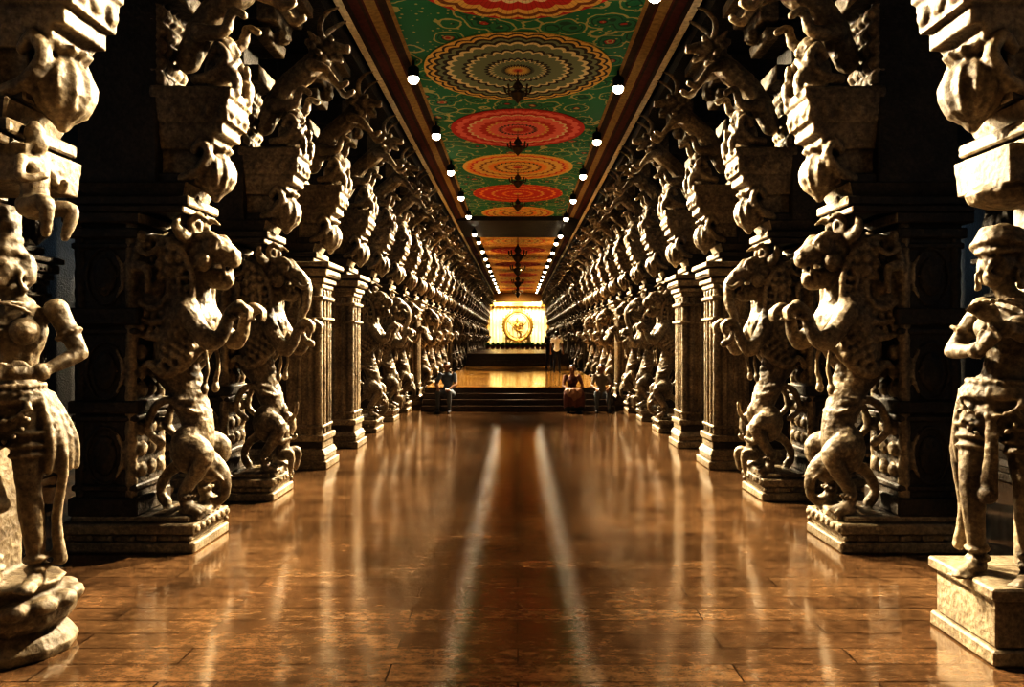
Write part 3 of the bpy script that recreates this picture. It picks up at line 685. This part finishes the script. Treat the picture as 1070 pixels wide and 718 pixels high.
s.lathe((0, 0, 0.02), [(.5, 0), (.55, .08), (.4, .16), (.45, .24)], 20)
s.M = Matrix.Translation((0, 0, .2)) @ Matrix.Rotation(pi, 4, 'Z') @ Matrix.Scale(1.35, 4)
J = dict(pelvis=(0, 0, .80), chest=(.03, 0, 1.12), neck=(0.03, 0, 1.3), head=(.03, .02, 1.43), shL=(.2, 0, 1.24), shR=(-.16, 0, 1.24), elL=(.42, .02, 1.12), haL=(.62, .02, 1.35), elR=(-.34, .1, 1.05), haR=(-.28, .22, 1.28), hdR=(0, .1, 1),
         knL=(-.02, .30, .78), ftL=(-.38, .3, .62), knR=(-.22, .12, .45), ftR=(-.08, 0, .12), fwd=(0, 1, 0))
human(s, J); statue_jewels(s, J)
s.tube([(.17, -.03, 1.22), (.35, .1, 1.02), (.05, .25, .98), (-.15, .26, .95)], [.05, .04, .035, .025]); s.tube([(-.14, -.03, 1.22), (-.42, 0, 1.16), (-.62, 0, 1.38)], [.05, .04, .025])
for v in (-1, 1):
    for k in range(4): s.tube([(.03, -.04, 1.48), (.03+.3*v, -.04, 1.5-.07*k), (.03+.62*v, -.04, 1.55-.13*k)], [.015, .015, .01])
M_NAT = simple('gilded_bronze', (.30, .18, .05), .4, .8)
obj('nataraja_statue', build('nataraja_statue', s, None, .02, 0, mat=M_NAT), (0, 73.5, 1.67))
M_LEAF = simple('leaf_green', (.10, .28, .05), .5); M_POT = simple('terracotta', (.35, .13, .06))
a = Sc(); a.lathe((0, 0, 0), [(.14, 0), (.2, .25), (.22, .28), (.2, .3)], 14)
pm = build('potted_plant', arch=a, mat=M_POT, bevel=0); pm.materials.append(M_LEAF); bm = bmesh.new(); bm.from_mesh(pm)
for k in range(90):
    t = random.uniform(0, 2*pi); el = random.uniform(.1, 1.4); L = random.uniform(.25, .45)
    d = Vector((math.cos(t)*math.cos(el), math.sin(t)*math.cos(el), math.sin(el))); p = Vector((0, 0, .2))
    w = d.cross(Vector((0, 0, 1))).normalized()*.06
    vv = [bm.verts.new(x) for x in (p, p+d*L*.5+w, p+d*L-Vector((0, 0, .06)), p+d*L*.5-w)]
    f = bm.faces.new(vv); f.material_index = 1
bm.to_mesh(pm)
for k in range(13): obj('potted_plant', pm, (-2.4+.4*k, 60+random.uniform(-.3, .3), 1.26), (0, 0, k))
for x in (-1.8, 1.8):
    sp = spot('shrine_spot', (x, 70.5, 6.3), (x*.3, 75, 3.2), 2300, 80, .7, (1, .9, .68))

# ------------------------------------------------------------------ people
SKIN = simple('skin', (.22, .12, .07), .5, var=.1, bump=0); HAIR = simple('black_hair', (.015, .012, .01), .5, bump=0)
def cloth(n, c): return simple(n, c, .85, 0, .2, 6)
WHITE = cloth('white_shirt', (.75, .73, .70)); NAVY = cloth('navy_trousers', (.02, .025, .045)); BLUE = cloth('blue_shirt', (.12, .15, .20)); GREY = cloth('grey_trousers', (.12, .13, .15)); MAROON = cloth('maroon_sari', (.13, .06, .05)); TAN = cloth('tan_shirt', (.20, .17, .13)); DARK = cloth('dark_shirt', (.03, .03, .035))
def person(name, J, loc, rotz, top, bottom, female=False, K=1.0, sari=False):
    s = Sc(); human(s, J, female)
    hd = Vector(J.get('head', (0, .02, 1.6)))
    s.ell(hd+Vector((0, -.018, .035)), (.09, .1, .105))
    if female: s.ell(hd+Vector((0, -.11, -.03)), (.05, .05, .06))
    pel = Vector(J.get('pelvis', (0, 0, .95)))
    if sari:
        for v in (-1, 1):
            kn = Vector(J['kn'+('L' if v > 0 else 'R')]); ft = Vector(J['ft'+('L' if v > 0 else 'R')])
            s.tube([pel, kn, ft+Vector((0, 0, .06))], [.15, .12, .12], 5, 12)
        kk = (Vector(J['knL'])+Vector(J['knR']))/2; ff = (Vector(J['ftL'])+Vector(J['ftR']))/2
        s.tube([pel, kk, ff+Vector((0, 0, .08))], [.15, .12, .12], 5, 12)
    me = remeshed(s, .012, 0, smooth=3)
    me.materials.clear()
    for m in (SKIN, top, bottom, HAIR, DARK): me.materials.append(m)
    nk = Vector(J.get('neck', (0, 0, 1.47)))
    waist = pel+Vector((0, 0, .06))
    def seg_d(p, a, b):
        ab = b-a; t = max(0, min(1, (p-a).dot(ab)/ab.length_squared)); return (p-(a+ab*t)).length, t
    for p in me.polygons:
        c = p.center; p.use_smooth = True
        best = 9; bc = ('u', 0)
        for n, v in (('L', 1), ('R', -1)):
            sh = nk+Vector((.18*v, 0, -.06)); el = Vector(J.get('el'+n, (.24*v, -.02, 1.13))); ha = Vector(J.get('ha'+n, (.25*v, .06, .88)))
            kn = Vector(J.get('kn'+n, (.1*v, .02, .5))); ft = Vector(J.get('ft'+n, (.11*v, -.02, .07)))
            for A, B, code in ((sh, el, 'u'), (el, ha+(ha-el)*.6, 'f'), (pel+Vector((.09*v, 0, -.03)), kn, 't'), (kn, ft, 'c'), (ft, ft+Vector((0, .17, -.04)), 's')):
                d, t = seg_d(c, A, B)
                if d < best: best = d; bc = (code, t)
        d1, t1 = seg_d(c, waist, nk)
        if (c-hd).length < .15 and c.z > nk.z+.01:
            loc_ = c-hd; m = 3 if (loc_.y < .045 and loc_.z > -.05 and (loc_.z > .06 or loc_.y < .02)) or loc_.z > .085 else 0
        elif d1 < .16 and best > .06: m = 1
        else:
            m = {'u': 1 if bc[1] < .75 else 0, 'f': 0, 't': 2, 'c': 2, 's': 4}[bc[0]]
        p.material_index = m
    return obj(name, me, loc, (0, 0, rotz), (K, K, K))
stand = dict(elL=(.25, -.03, 1.14), haL=(.25, .08, .9), elR=(-.25, -.04, 1.14), haR=(-.26, .04, .88), knL=(.09, .10, .5), ftL=(.1, .10, .07), knR=(-.09, .0, .5), ftR=(-.1, -.14, .08), fwd=(0, 1, 0))
person('standing_man', stand, (1.62, 31.0, .622), math.radians(-10), WHITE, NAVY)
st2 = dict(elL=(.26, .0, 1.14), haL=(.12, .2, 1.2), elR=(-.25, -.0, 1.14), haR=(-.13, .2, 1.18), hdL=(-1, .4, .4), hdR=(1, .4, .4), knL=(.1, .02, .5), ftL=(.12, 0, .07), knR=(-.1, .02, .5), ftR=(-.12, 0, .07), fwd=(0, 1, 0))
person('standing_visitor', st2, (1.50, 35.5, .622), math.radians(20), DARK, NAVY)
sit = dict(pelvis=(0, 0, .44), chest=(0, .06, .78), neck=(0, .10, .95), head=(0, .14, 1.08), shL=(.18, .07, .89), shR=(-.18, .07, .89), elL=(.25, .22, .66), haL=(.14, .42, .58), elR=(-.25, .22, .66), haR=(-.12, .44, .56), hdL=(-.3, 1, -.2), hdR=(.3, 1, -.2),
           knL=(.14, .44, .50), ftL=(.14, .42, .07), knR=(-.14, .44, .50), ftR=(-.16, .48, .07), fwd=(0, 1, 0))
person('seated_man', sit, (-1.95, 20.95, .0), math.radians(170), BLUE, GREY, K=1.14)
person('seated_woman', sit, (1.52, 20.95, .0), math.radians(182), MAROON, MAROON, True, K=1.08, sari=True)
person('seated_visitor', sit, (2.34, 20.95, .0), math.radians(178), TAN, GREY, K=1.10)

# ------------------------------------------------------------------ world, camera
w = bpy.data.worlds.new('World'); scene.world = w; w.use_nodes = True
bg = w.node_tree.nodes['Background']; bg.inputs[0].default_value = (.05, .08, .12, 1); bg.inputs[1].default_value = .03
cam = bpy.data.cameras.new('Camera'); co = bpy.data.objects.new('Camera', cam); COL.objects.link(co)
co.location = (0, 0, 2.0); co.rotation_euler = (pi/2, 0, 0)
cam.sensor_width = 36; cam.lens = 36*780/1070; cam.shift_x = -6/1070; cam.shift_y = -4/1070
cam.clip_end = 200
scene.camera = co
vs_ = scene.view_settings
vs_.view_transform = 'Standard'
for lk in ('Very High Contrast', 'Standard - Very High Contrast', 'High Contrast'):
    try:
        vs_.look = lk; break
    except Exception: pass
